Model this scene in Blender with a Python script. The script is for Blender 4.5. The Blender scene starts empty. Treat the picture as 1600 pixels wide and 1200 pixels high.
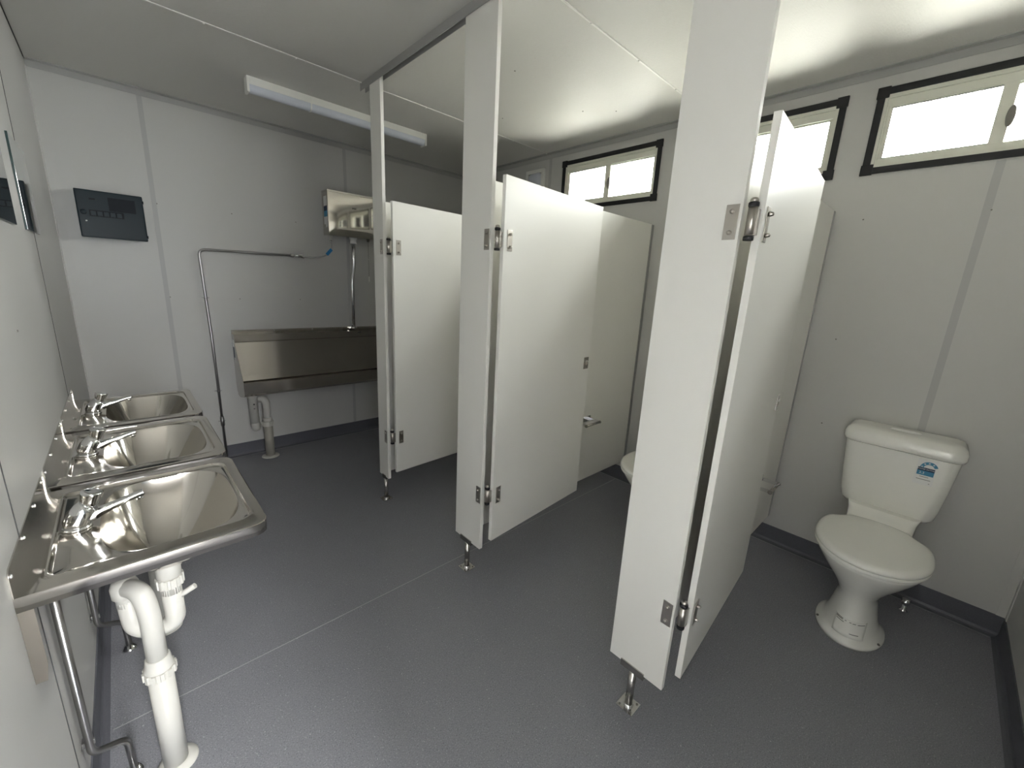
import bpy, bmesh, math, random
from mathutils import Vector, Matrix
random.seed(7)
S = bpy.context.scene
COL = S.collection

# ------------------------------------------------------------------ camera
W, D, H = 2.812, 3.972, 2.4
R = ((0.72879322, -0.68291898, 0.04982073),
     (-0.1239552, -0.20313859, -0.97127227),
     (0.67342078, 0.70168111, -0.23269739))      # rows: right, down, forward
cam = bpy.data.cameras.new('camera')
cam.sensor_fit = 'HORIZONTAL'; cam.sensor_width = 36
cam.lens = 639.2254 / 1600 * 36
cam.clip_start = 0.02; cam.clip_end = 200
co = bpy.data.objects.new('camera', cam); COL.objects.link(co)
m = Matrix(((R[0][0], -R[1][0], -R[2][0]), (R[0][1], -R[1][1], -R[2][1]), (R[0][2], -R[1][2], -R[2][2]))).to_4x4()
m.translation = Vector((0.20764765, 0.4206098, 1.38099516))
co.matrix_world = m
S.camera = co

# ------------------------------------------------------------------ render look
vs = S.view_settings
S.display_settings.display_device = 'sRGB'
vs.view_transform = 'Standard'; vs.look = 'None'; vs.gamma = 1; vs.use_curve_mapping = False
vs.exposure = 2.82
cy = S.cycles
cy.use_denoising = True
cy.max_bounces = 12; cy.diffuse_bounces = 6; cy.glossy_bounces = 6; cy.transmission_bounces = 6; cy.transparent_max_bounces = 12
cy.caustics_reflective = False; cy.caustics_refractive = False
cy.sample_clamp_indirect = 6

# ------------------------------------------------------------------ world: even white overcast
wd = bpy.data.worlds.new('overcast'); S.world = wd; wd.use_nodes = True
nt = wd.node_tree; nt.nodes.clear()
wo = nt.nodes.new('ShaderNodeOutputWorld'); bg = nt.nodes.new('ShaderNodeBackground')
bg.inputs[0].default_value = (1.0, 0.985, 0.955, 1); bg.inputs[1].default_value = 8.0
nt.links.new(bg.outputs[0], wo.inputs[0])

def portal(name, loc, rot, sx, sy):
    l = bpy.data.lights.new(name, 'AREA'); l.shape = 'RECTANGLE'; l.size = sx; l.size_y = sy
    l.cycles.is_portal = True
    o = bpy.data.objects.new(name, l); COL.objects.link(o); o.location = loc; o.rotation_euler = rot
WINS = [(1.880, 2.686), (0.959, 1.765), (0.043, 0.849)]
WZ0, WZ1 = 1.965, 2.317
DX0, DX1, DZ = 0.05, 0.85, 2.05
DXO = 0.34
for a, b in WINS:
    portal('window_portal', (W + 0.045, (a + b) / 2, 2.141), (0, math.radians(90), 0), 0.30, 0.75)

portal('doorway_portal', ((DX0 + DXO) / 2, -0.075, DZ / 2), (math.radians(90), 0, 0), DXO - DX0, DZ)

# ------------------------------------------------------------------ materials
def mat(name, col, rough=0.5, metal=0.0, spec=0.5, bump=None, coat=0, var=None, trans=0, ior=1.45):
    m = bpy.data.materials.new(name); m.use_nodes = True
    n = m.node_tree.nodes; l = m.node_tree.links; p = n['Principled BSDF']
    p.inputs['Base Color'].default_value = (*col, 1); p.inputs['Roughness'].default_value = rough
    p.inputs['Metallic'].default_value = metal; p.inputs['Specular IOR Level'].default_value = spec
    p.inputs['Coat Weight'].default_value = coat; p.inputs['Transmission Weight'].default_value = trans
    p.inputs['IOR'].default_value = ior
    tc = n.new('ShaderNodeTexCoord')
    if var:   # (scale, amount)
        no = n.new('ShaderNodeTexNoise'); no.inputs['Scale'].default_value = var[0]; no.inputs['Detail'].default_value = 4
        l.new(tc.outputs['Object'], no.inputs['Vector'])
        mx = n.new('ShaderNodeMix'); mx.data_type = 'RGBA'
        mx.inputs[6].default_value = (*[c * (1 - var[1]) for c in col], 1); mx.inputs[7].default_value = (*[min(1, c * (1 + var[1])) for c in col], 1)
        l.new(no.outputs['Fac'], mx.inputs[0]); l.new(mx.outputs[2], p.inputs['Base Color'])
    if bump:  # (scale, strength[, stretch])
        mp = n.new('ShaderNodeMapping'); l.new(tc.outputs['Object'], mp.inputs['Vector'])
        if len(bump) > 2: mp.inputs['Scale'].default_value = bump[2]
        no = n.new('ShaderNodeTexNoise'); no.inputs['Scale'].default_value = bump[0]; no.inputs['Detail'].default_value = 3
        l.new(mp.outputs[0], no.inputs['Vector'])
        bp = n.new('ShaderNodeBump'); bp.inputs['Strength'].default_value = bump[1]; bp.inputs['Distance'].default_value = 0.002
        l.new(no.outputs['Fac'], bp.inputs['Height']); l.new(bp.outputs[0], p.inputs['Normal'])
    return m

M = {}
M['wall'] = mat('grey_wall_panel', (0.58, 0.575, 0.555), 0.42, bump=(260, 0.12), var=(2.0, 0.02))
M['wall_strip'] = mat('grey_joint_strip', (0.47, 0.47, 0.465), 0.4)
M['angle'] = mat('grey_corner_angle', (0.44, 0.44, 0.43), 0.35)
M['gap'] = mat('dark_gap', (0.06, 0.06, 0.06), 0.7)
M['ceil'] = mat('pale_ceiling_panel', (0.66, 0.65, 0.615), 0.54, spec=0.75, bump=(45, 0.5, (1, 5, 1)), var=(1.5, 0.02))
M['ceil_strip'] = mat('ceiling_joint', (0.82, 0.81, 0.78), 0.4)
M['panel'] = mat('off_white_compact_panel', (0.86, 0.85, 0.80), 0.36, bump=(330, 0.16), var=(3, 0.012))
M['panel_edge'] = mat('panel_edge', (0.66, 0.65, 0.60), 0.4)
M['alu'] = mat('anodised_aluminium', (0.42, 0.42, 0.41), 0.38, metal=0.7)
M['alu_dark'] = mat('dull_grey_aluminium', (0.42, 0.42, 0.41), 0.5, metal=0.2)  # one even grey for the head rail
M['steel'] = mat('polished_steel', (0.60, 0.575, 0.54), 0.16, metal=1)
M['bright'] = mat('mirror_polished_steel', (0.66, 0.63, 0.585), 0.12, metal=1, bump=(5, 0.05))
M['tank'] = mat('cistern_steel', (0.68, 0.65, 0.60), 0.06, metal=1)
M['bracket'] = mat('brown_tinged_steel', (0.27, 0.245, 0.215), 0.32, metal=1)
M['trough'] = mat('urinal_steel', (0.50, 0.47, 0.435), 0.15, metal=1)
M['satin'] = mat('satin_steel', (0.50, 0.48, 0.45), 0.24, metal=1, bump=(900, 0.05, (1, 1, 0.05)))
M['chrome'] = mat('chrome', (0.80, 0.80, 0.80), 0.05, metal=1)
M['hinge'] = mat('brushed_hinge_steel', (0.50, 0.47, 0.43), 0.30, metal=1)
M['galv'] = mat('dull_pipe_steel', (0.42, 0.415, 0.41), 0.28, metal=1)
M['black'] = mat('black_plastic', (0.012, 0.012, 0.014), 0.45)
M['cream'] = mat('cream_window_aluminium', (0.76, 0.76, 0.67), 0.35)
M['pvc'] = mat('white_pvc', (0.60, 0.59, 0.55), 0.32, var=(12, 0.015))
M['pvc_grey'] = mat('unpainted_pvc_pipe', (0.40, 0.385, 0.34), 0.45, var=(14, 0.06))
M['ceramic'] = mat('white_vitreous_china', (0.90, 0.895, 0.845), 0.10, coat=0.4)
M['seat'] = mat('white_seat_plastic', (0.90, 0.895, 0.845), 0.20)
M['white'] = mat('white_plastic', (0.80, 0.80, 0.77), 0.3)
M['paper'] = mat('white_label_paper', (0.82, 0.82, 0.80), 0.6)
M['ink'] = mat('label_ink', (0.03, 0.03, 0.03), 0.6)
M['navy'] = mat('label_navy', (0.005, 0.025, 0.07), 0.5)
M['blue'] = mat('label_blue', (0.06, 0.25, 0.42), 0.5)
M['tag_blue'] = mat('blue_tag_plastic', (0.02, 0.20, 0.50), 0.4)
M['teal_box'] = mat('smoky_blue_grey_cover', (0.012, 0.022, 0.028), 0.34, spec=0.16)
M['teal_dark'] = mat('smoky_dark_inner', (0.003, 0.006, 0.011), 0.4, spec=0.15)
M['teal_mid'] = mat('smoky_mid_inner', (0.020, 0.032, 0.040), 0.4, spec=0.2)
M['latch_grey'] = mat('grey_latch_plastic', (0.22, 0.21, 0.19), 0.4)
M['mirror'] = mat('silvered_glass', (0.82, 0.86, 0.84), 0.01, metal=1)
M['mirror_edge'] = mat('mirror_glass_edge', (0.02, 0.045, 0.045), 0.15)
M['skirt'] = mat('dark_vinyl_skirting', (0.12, 0.122, 0.142), 0.45, var=(300, 0.25))
M['weld'] = mat('vinyl_weld_line', (0.42, 0.42, 0.44), 0.5)
M['diffuser'] = mat('milky_diffuser', (0.62, 0.65, 0.72), 0.30)
M['outside'] = mat('added_bluish_cladding', (0.50, 0.55, 0.62), 0.7)  # bluish coat of the added leaf and fence, cools daylight bounced indoors
M['ground'] = mat('outside_gravel', (0.42, 0.41, 0.38), 0.9, var=(8, 0.2))

def floor_mat():
    m = bpy.data.materials.new('speckled_grey_vinyl'); m.use_nodes = True
    n = m.node_tree.nodes; l = m.node_tree.links; p = n['Principled BSDF']
    tc = n.new('ShaderNodeTexCoord')
    base = (0.232, 0.236, 0.262)
    def layer(prev, scale, lo, hi, col, off):
        mp = n.new('ShaderNodeMapping'); mp.inputs['Location'].default_value = (off, off * 2, 0); l.new(tc.outputs['Object'], mp.inputs[0])
        v = n.new('ShaderNodeTexNoise'); v.inputs['Scale'].default_value = scale; v.inputs['Detail'].default_value = 2; v.inputs['Roughness'].default_value = 0.6
        l.new(mp.outputs[0], v.inputs['Vector'])
        r = n.new('ShaderNodeMapRange'); r.inputs[1].default_value = lo; r.inputs[2].default_value = hi
        l.new(v.outputs['Fac'], r.inputs[0])
        x = n.new('ShaderNodeMix'); x.data_type = 'RGBA'; l.new(r.outputs[0], x.inputs[0])
        if isinstance(prev, tuple): x.inputs[6].default_value = (*prev, 1)
        else: l.new(prev, x.inputs[6])
        x.inputs[7].default_value = (*col, 1)
        return x.outputs[2]
    c = layer(base, 6, 0.3, 0.8, (0.25, 0.254, 0.28), 0)
    c = layer(c, 270, 0.55, 0.66, (0.36, 0.362, 0.385), 3)
    c = layer(c, 250, 0.57, 0.68, (0.135, 0.137, 0.158), 9)
    c = layer(c, 150, 0.69, 0.73, (0.62, 0.62, 0.63), 15)
    l.new(c, p.inputs['Base Color'])
    p.inputs['Roughness'].default_value = 0.42
    b = n.new('ShaderNodeBump'); b.inputs['Strength'].default_value = 0.25; b.inputs['Distance'].default_value = 0.001
    v = n.new('ShaderNodeTexNoise'); v.inputs['Scale'].default_value = 220; l.new(tc.outputs['Object'], v.inputs['Vector'])
    l.new(v.outputs['Fac'], b.inputs['Height']); l.new(b.outputs[0], p.inputs['Normal'])
    return m
M['floor'] = floor_mat()

def pane_mat():
    m = bpy.data.materials.new('clear_window_glass'); m.use_nodes = True
    n = m.node_tree.nodes; l = m.node_tree.links; n.clear()
    o = n.new('ShaderNodeOutputMaterial'); t = n.new('ShaderNodeBsdfTransparent'); g = n.new('ShaderNodeBsdfGlossy')
    t.inputs[0].default_value = (0.96, 0.98, 0.97, 1); g.inputs['Roughness'].default_value = 0.02
    f = n.new('ShaderNodeFresnel'); f.inputs[0].default_value = 1.45; x = n.new('ShaderNodeMixShader')
    l.new(f.outputs[0], x.inputs[0]); l.new(t.outputs[0], x.inputs[1]); l.new(g.outputs[0], x.inputs[2]); l.new(x.outputs[0], o.inputs[0])
    return m
M['glass'] = pane_mat()

# ------------------------------------------------------------------ mesh builder
class MB:
    def __init__(s): s.bm = bmesh.new()
    def _new(s, vs, fs, smooth=False):
        b = [s.bm.verts.new(v) for v in vs]
        for f in fs:
            try:
                fc = s.bm.faces.new([b[i] for i in f]); fc.smooth = smooth
            except ValueError: pass
        return b
    def box(s, x0, x1, y0, y1, z0, z1, bev=0.0, M4=None):
        tmp = bmesh.new(); bmesh.ops.create_cube(tmp, size=1)
        for v in tmp.verts: v.co = Vector(((x0 + x1) / 2 + v.co.x * (x1 - x0), (y0 + y1) / 2 + v.co.y * (y1 - y0), (z0 + z1) / 2 + v.co.z * (z1 - z0)))
        if bev > 0: bmesh.ops.bevel(tmp, geom=list(tmp.edges), offset=bev, segments=2, affect='EDGES', profile=0.7)
        if M4: bmesh.ops.transform(tmp, matrix=M4, verts=tmp.verts)
        s._merge(tmp); return s
    def _merge(s, tmp, smooth=None):
        tmp.verts.index_update(); vm = [s.bm.verts.new(v.co) for v in tmp.verts]
        for f in tmp.faces:
            try:
                nf = s.bm.faces.new([vm[v.index] for v in f.verts]); nf.smooth = f.smooth if smooth is None else smooth
            except ValueError: pass
        tmp.free()
    def tube(s, pts, r, seg=16, caps=True, rs=None):
        pts = [Vector(p) for p in pts]; n = len(pts)
        t0 = (pts[1] - pts[0]).normalized()
        ref = Vector((0, 0, 1)) if abs(t0.z) < 0.9 else Vector((1, 0, 0))
        u = t0.cross(ref).normalized(); rings = []
        for i, p in enumerate(pts):
            if i == 0: t = (pts[1] - pts[0])
            elif i == n - 1: t = (pts[-1] - pts[-2])
            else: t = (pts[i + 1] - p).normalized() + (p - pts[i - 1]).normalized()
            t = t.normalized() if t.length > 1e-9 else t0
            u = (u - t * u.dot(t)).normalized(); w = t.cross(u)
            rr = rs[i] if rs else r
            rings.append([s.bm.verts.new(p + (u * math.cos(a) + w * math.sin(a)) * rr) for a in [2 * math.pi * k / seg for k in range(seg)]])
        for i in range(n - 1):
            for k in range(seg):
                f = s.bm.faces.new((rings[i][k], rings[i][(k + 1) % seg], rings[i + 1][(k + 1) % seg], rings[i + 1][k])); f.smooth = True
        if caps:
            for rg in (rings[0], rings[-1]):
                f = s.bm.faces.new(rg); f.smooth = False
        return s
    def lathe(s, prof, o=(0, 0, 0), axis=(0, 0, 1), seg=28):
        """prof: (radius, height) pairs, axis through o"""
        o = Vector(o); a = Vector(axis).normalized()
        ref = Vector((0, 0, 1)) if abs(a.z) < 0.9 else Vector((1, 0, 0))
        u = a.cross(ref).normalized(); w = a.cross(u); rings = []
        for r, h in prof:
            if r < 1e-6: rings.append([s.bm.verts.new(o + a * h)])
            else: rings.append([s.bm.verts.new(o + a * h + (u * math.cos(t) + w * math.sin(t)) * r) for t in [2 * math.pi * k / seg for k in range(seg)]])
        for A, B in zip(rings, rings[1:]):
            for k in range(seg):
                k2 = (k + 1) % seg
                vs = [A[k % len(A)], A[k2 % len(A)], B[k2 % len(B)], B[k % len(B)]]
                vs2 = []
                for v in vs:
                    if v not in vs2: vs2.append(v)
                if len(vs2) >= 3:
                    f = s.bm.faces.new(vs2); f.smooth = True
        for rg in (rings[0], rings[-1]):
            if len(rg) > 2: s.bm.faces.new(rg).smooth = False
        return s
    def rings(s, rl, smooth=True, cap0=True, cap1=True):
        R_ = [[s.bm.verts.new(v) for v in r] for r in rl]; n = len(R_[0])
        for A, B in zip(R_, R_[1:]):
            for k in range(n):
                f = s.bm.faces.new((A[k], A[(k + 1) % n], B[(k + 1) % n], B[k])); f.smooth = smooth
        if cap0: s.bm.faces.new(R_[0]).smooth = False
        if cap1: s.bm.faces.new(R_[-1]).smooth = False
        return s
    def prism(s, poly, axis, a, b):
        """poly: 2D points in the two other axes, extruded from a to b along axis"""
        def P(p, t):
            return {'x': (t, p[0], p[1]), 'y': (p[0], t, p[1]), 'z': (p[0], p[1], t)}[axis]
        n = len(poly)
        vs = [P(p, a) for p in poly] + [P(p, b) for p in poly]
        fs = [tuple(range(n)), tuple(range(2 * n - 1, n - 1, -1))] + [(i, (i + 1) % n, n + (i + 1) % n, n + i) for i in range(n)]
        s._new(vs, fs); return s
    def build(s, name, material, parent=None, sharp=None, mods=None):
        bmesh.ops.recalc_face_normals(s.bm, faces=s.bm.faces)
        me = bpy.data.meshes.new(name)
        s.bm.to_mesh(me); s.bm.free(); me.materials.append(M[material] if isinstance(material, str) else material)
        if sharp is not None:
            me.set_sharp_from_angle(angle=math.radians(sharp))
        o = bpy.data.objects.new(name, me); COL.objects.link(o)
        if parent is not None:
            o.parent = parent
        return o

def wpos(o):
    p = Vector((0, 0, 0))
    while o is not None: p += o.location; o = o.parent
    return p
def tag(o, label, cat, group=None):
    o['label'] = label; o['category'] = cat
    if group: o['group'] = group
    return o
def thing(name, loc, label, cat, group=None):
    o = bpy.data.objects.new(name, None); COL.objects.link(o); o.location = loc; o.empty_display_size = 0.05
    return tag(o, label, cat, group)
def struct(o): o['kind'] = 'structure'; return o
def copy_tree(o, parent=None):
    c = o.copy(); COL.objects.link(c); c.parent = parent
    for ch in list(o.children): copy_tree(ch, c)
    return c
def fillet(pts, r, n=8):
    pts = [Vector(p) for p in pts]; out = [pts[0]]
    for i in range(1, len(pts) - 1):
        a, b, c = pts[i - 1], pts[i], pts[i + 1]; d1 = (a - b); d2 = (c - b)
        rr = min(r, d1.length * 0.49, d2.length * 0.49); p1 = b + d1.normalized() * rr; p2 = b + d2.normalized() * rr
        for k in range(n + 1):
            t = k / n; out.append(p1 * (1 - t) ** 2 + b * 2 * t * (1 - t) + p2 * t * t)
    out.append(pts[-1]); return out
def text_mesh(txt, size, M4, name, material, parent, ext=0.0003):
    cu = bpy.data.curves.new(name, 'FONT'); cu.body = txt; cu.size = size; cu.extrude = ext
    cu.align_x = 'CENTER'; cu.align_y = 'CENTER'
    t = bpy.data.objects.new('tmp_text', cu); COL.objects.link(t)
    dg = bpy.context.evaluated_depsgraph_get(); me = bpy.data.meshes.new_from_object(t.evaluated_get(dg))
    bpy.data.objects.remove(t); me.transform(M4); me.materials.clear(); me.materials.append(M[material]); me.name = name
    o = bpy.data.objects.new(name, me); COL.objects.link(o); o.parent = parent
    return o

# ================================================================== SETTING
T = 0.07
struct(MB().box(-T, W + T, -T, D + T, -0.06, 0).build('floor', 'floor'))
struct(MB().box(-T, W + T, -T, D + T, H, H + 0.06).build('ceiling', 'ceil'))
wl = struct(MB().box(-T, 0, -T, D + T, 0, H).build('wall_left', 'wall'))
wb = struct(MB().box(0, W, D, D + T, 0, H).build('wall_back', 'wall'))
# right wall with three window openings
IN = 0.027
TR = 0.032
mb = MB(); mb.box(W, W + TR, -T, D + T, 0, WZ0 + IN); mb.box(W, W + TR, -T, D + T, WZ1 - IN, H)
ys = [-T]
for a, b in sorted(WINS): ys += [a + IN, b - IN]
ys.append(D + T)
for i in range(0, len(ys), 2): mb.box(W, W + TR, ys[i], ys[i + 1], WZ0 + IN, WZ1 - IN)
wr = struct(mb.build('wall_right', 'wall'))
mb = MB(); mb.box(0, DX0, -T, 0, 0, H); mb.box(DX1, W, -T, 0, 0, H); mb.box(DX0, DX1, -T, 0, DZ, H)
struct(mb.build('wall_front', 'wall'))
mb = MB(); mb.box(DX0, DX0 + 0.03, -T - 0.01, 0.012, 0, DZ); mb.box(DX1 - 0.03, DX1, -T - 0.01, 0.012, 0, DZ); mb.box(DX0, DX1, -T - 0.01, 0.012, DZ - 0.03, DZ)
struct(mb.build('door_1', 'alu'))
# unseen additions that shape doorway daylight: part-open sliding leaf, blocking screen, pale fence
struct(MB().box(DXO, DX1 - 0.03, -0.048, -0.008, 0.006, DZ - 0.03, 0.002).build('added_door_leaf', 'outside'))
struct(MB().box(-0.06, -0.02, -1.45, -T - 0.03, -0.45, 2.25).build('added_light_screen', 'skirt'))  # added to keep doorway light off the nearest post
struct(MB().box(-4.0, W + 2.2, -3.6, -3.5, -0.45, 1.9).build('added_bounce_fence', 'outside'))
gr = struct(MB().box(-30, 30, -30, 30, -0.5, -0.45).build('ground', 'ground'))

# coved skirting
def cove(name, axis, a, b, wallc, sgn):
    # profile in (offset from wall, z)
    prof = [(0, 0.1), (0.004, 0.1), (0.004, 0.02), (0.008, 0.010), (0.014, 0.005), (0.024, 0.002), (0, 0.002)]
    p = [(wallc + sgn * o, z) for o, z in prof]
    return struct(MB().prism(p, axis, a, b).build(name, 'skirt'))
cove('baseboard_left', 'y', 0, D, 0, 1); cove('baseboard_right', 'y', 0, D, W, -1)
cove('baseboard_back', 'x', 0, W, D, -1); cove('baseboard_front', 'x', DX1, W, 0, 1)
n_trim = [0]
def trim(mbx, material, par=None):
    n_trim[0] += 1
    return struct(mbx.build('trim_%d' % n_trim[0], material))
# floor weld lines
trim(MB().box(0.03, W - 0.03, 1.9165, 1.9195, 0, 0.0006), 'weld')
trim(MB().box(0.03, W - 0.03, D - 0.030, D - 0.027, 0, 0.0008), 'weld')
trim(MB().box(W - 0.030, W - 0.027, 0.03, D - 0.03, 0, 0.0008), 'weld')
# cornice angles
def angle(axis, a, b, c, sgn, leg=0.034, t=0.004):
    p = [(c, H), (c, H - leg), (c + sgn * t, H - leg), (c + sgn * t, H - t), (c + sgn * leg, H - t), (c + sgn * leg, H)]
    trim(MB().prism(p, axis, a, b), 'angle')
angle('x', 0, W, D, -1); angle('y', 0, D, W, -1); angle('x', 0, W, 0, 1)
trim(MB().box(0, 0.004, 0, D, H - 0.004, H), 'gap')
# vertical corner angle back-left and front-right
trim(MB().prism([(0, D), (0.04, D), (0.04, D - 0.003), (0.003, D - 0.003), (0.003, D - 0.035), (0, D - 0.035)], 'z', 0.1, H - 0.035), 'wall')
trim(MB().prism([(W, 0), (W - 0.03, 0), (W - 0.03, 0.003), (W - 0.003, 0.003), (W - 0.003, 0.03), (W, 0.03)], 'z', 0.1, H - 0.035), 'wall')
# joint strips
for x in (0.439, 1.6455): trim(MB().box(x - 0.012, x + 0.012, D - 0.002, D, 0.1, H - 0.03), 'wall_strip')
for y in (2.822, 0.413, 1.618): 
    tops = WZ0 - 0.005 if y < 2 else H - 0.034
    trim(MB().box(W - 0.002, W, y - 0.013, y + 0.013, 0.1, tops), 'wall_strip')
for y in (1.616, 2.886): trim(MB().box(0, 0.0012, y - 0.0018, y + 0.0018, 0.1, H), 'gap')
for y in (2.837, 1.621, 0.405):
    mb = MB().box(0.004, W - 0.03, y - 0.004, y + 0.004, H - 0.003, H)
    for k in range(8): mb.lathe([(0.006, 0), (0.005, -0.003), (0, -0.0045)], (0.25 + k * 0.36, y, H - 0.003), seg=10)
    trim(mb, 'ceil_strip')
# screw heads in the walls
def dot(par, p, ax, r=0.0035):
    MB().lathe([(r, 0), (r, 0.0012), (r * 0.6, 0.0024), (0, 0.0027)], p, ax, seg=10).build('screw', 'latch_grey', par)
for x, z in ((0.452, 1.772), (0.847, 1.77), (1.255, 1.77), (0.453, 1.198), (0.844, 1.192), (1.249, 1.194)): dot(wb, (x, D, z), (0, -1, 0))
for y, z in ((0.801, 1.768), (0.401, 1.775), (0.798, 1.202), (0.775, 0.764)): dot(wr, (W, y, z), (-1, 0, 0))
for y, z in ((1.84, 1.2), (2.10, 1.2)): dot(wl, (0, y, z), (1, 0, 0))
ce = bpy.data.objects['ceiling']
for x, y in ((1.75, 2.12), (2.33, 2.15), (2.05, 1.15), (2.45, 2.0), (2.1, 2.6)): dot(ce, (x, y, H), (0, 0, -1), 0.004)

# windows
def frame_mb(mb, x0, x1, y0, y1, z0, z1, wy, wt, wbm, bev=0.0015):
    mb.box(x0, x1, y0, y1, z1 - wt, z1, bev); mb.box(x0, x1, y0, y1, z0, z0 + wbm, bev)
    mb.box(x0, x1, y0, y0 + wy, z0 + wbm, z1 - wt, bev); mb.box(x0, x1, y1 - wy, y1, z0 + wbm, z1 - wt, bev)
    return mb
for i, (a, b) in enumerate(WINS):
    yo0, yo1, zo0, zo1 = a + IN, b - IN, WZ0 + IN, WZ1 - IN
    w = struct(frame_mb(MB(), W - 0.004, W + 0.034, yo0, yo1, zo0, zo1, 0.012, 0.016, 0.012).build('window_%d' % (i + 1), 'cream'))
    mb = frame_mb(MB(), W - 0.010, W, a, b, WZ0, WZ1, IN, IN, IN)
    for yy in (a - 0.004, b - 0.040):
        for zz in (WZ0 - 0.004, WZ1 - 0.040): mb.box(W - 0.013, W, yy, yy + 0.044, zz, zz + 0.044, 0.002)
    # open the inner corner of each block with a chamfered look
    mb.build('seal_frame', 'black', w)
    ym = (a + b) / 2
    # stepped inner head, sill and jambs
    frame_mb(MB(), W + 0.006, W + 0.032, yo0 + 0.008, yo1 - 0.008, zo0 + 0.010, zo1 - 0.014, 0.012, 0.036, 0.024).build('track_frame', 'cream', w)
    yi0, yi1, zi0, zi1 = yo0 + 0.018, yo1 - 0.018, zo0 + 0.032, zo1 - 0.048
    f1 = frame_mb(MB(), W + 0.009, W + 0.019, ym - 0.022, yi1, zi0, zi1, 0.016, 0.008, 0.008); f1 = f1.build('sash', 'cream', w)
    MB().box(W + 0.013, W + 0.016, ym - 0.008, yi1 - 0.012, zi0 + 0.004, zi1 - 0.004).build('pane', 'glass', f1)
    f2 = frame_mb(MB(), W + 0.020, W + 0.031, yi0, ym + 0.020, zi0, zi1, 0.016, 0.008, 0.008).build('sash', 'cream', w)
    MB().box(W + 0.024, W + 0.027, yi0 + 0.012, ym + 0.008, zi0 + 0.004, zi1 - 0.004).build('pane', 'glass', f2)
    frame_mb(MB(), W + 0.0078, W + 0.0095, ym - 0.004 + 0.002, yi1 - 0.014, zi0 + 0.006, zi1 - 0.006, 0.0025, 0.0025, 0.0025, 0).build('glass_gasket', 'gap', w)
    MB().box(W + 0.007, W + 0.032, ym - 0.018, ym + 0.020, zi0, zi1, 0.002).build('meeting_stile', 'cream', w)
    lt = [(W + 0.010 - 0.006 * math.sin(math.pi * t), ym - 0.022 + 0.004, 2.08 + 0.075 * t) for t in [k / 10 for k in range(11)]]
    MB().tube([(p[0] - 0.008, p[1] - 0.004, p[2]) for p in lt], 0.009, 12, rs=[0.004 + 0.009 * math.sin(math.pi * k / 10) ** 0.6 for k in range(11)]).build('latch', 'latch_grey', w)
    yl = a + 0.806 * 0.74
    MB().tube(fillet([(W + 0.034, yl - 0.014, zi0 - 0.004), (W + 0.034, yl - 0.014, zi0 + 0.030), (W + 0.034, yl + 0.014, zi0 + 0.030), (W + 0.034, yl + 0.014, zi0 - 0.004)], 0.004, 3), 0.0016, 6).build('pull_loop', 'ink', w)

# ================================================================== PARTITIONS
XP0, XP1 = 1.302, 1.320
ZB, ZT = 0.162, 1.8146
PIL = [(2.638, 0.1175), (1.727, 0.191), (0.809, 0.190)]
Q = [2.739, 1.874, 0.916]
# head rail: inverted channel
prof = [(1.296, 2.364), (1.296, H), (1.326, H), (1.326, 2.364), (1.3235, 2.364), (1.3235, H - 0.0025), (1.2985, H - 0.0025), (1.2985, 2.364)]
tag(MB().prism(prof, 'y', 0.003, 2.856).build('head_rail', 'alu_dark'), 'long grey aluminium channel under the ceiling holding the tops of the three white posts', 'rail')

def hinge_plate_pil(par, y0, z0):
    MB().box(XP0 - 0.002, XP0, y0 + 0.006, y0 + 0.036, z0, z0 + 0.08, 0.0008).build('hinge_plate', 'hinge', par)
pn = ['narrow white post nearest the urinal, hung from the ceiling rail', 'wide white post standing on a steel foot between the first and second doors', 'tallest and widest white post in the foreground, beside the half-open door of the toilet cubicle']
for i, (y0, w_) in enumerate(PIL):
    yc = y0 + w_ / 2 + (0.0 if i == 0 else -0.0)
    t = thing('cubicle_post', (0, 0, 0), pn[i], 'post', None)
    MB().box(XP0, XP1, y0, y0 + w_, ZB, 2.392, 0.0012).build('panel', 'panel', t)
    ft = y0 + (0.055 if i == 0 else 0.103)
    xc = (XP0 + XP1) / 2
    f = MB().lathe([(0.0125, 0.004), (0.0125, ZB - 0.012)], (xc, ft, 0), seg=20).build('foot', 'satin', t)
    mb = MB().box(xc - 0.03, xc + 0.03, ft - 0.03, ft + 0.03, 0, 0.004, 0.0008)
    mb.lathe([(0.018, 0.004), (0.0135, 0.012)], (xc, ft, 0), seg=20)
    mb.build('base_plate', 'chrome', f)
    for sx in (-1, 1):
        for sy in (-1, 1): MB().lathe([(0.004, 0), (0.0035, 0.002), (0, 0.003)], (xc + sx * 0.021, ft + sy * 0.021, 0.004), seg=10).build('screw', 'latch_grey', f)
    bl = 0.022 if i == 0 else 0.042
    MB().box(XP0 - 0.004, XP1 + 0.004, ft - bl, ft + bl, ZB - 0.014, ZB + 0.010, 0.0008).build('bracket', 'satin', f)
    for z0 in (1.516, 0.398):
        h = MB().box(XP0 - 0.002, XP0, y0 + 0.006, y0 + 0.036, z0, z0 + 0.08, 0.0006).build('hinge_plate', 'hinge', t)
        for zz in (z0 + 0.016, z0 + 0.064):
            MB().lathe([(0.0055, 0), (0.0055, 0.003), (0.0042, 0.0065), (0, 0.008)], (XP0 - 0.002, y0 + 0.021, zz), (-1, 0, 0), seg=14).build('bolt', 'hinge', h)

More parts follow.
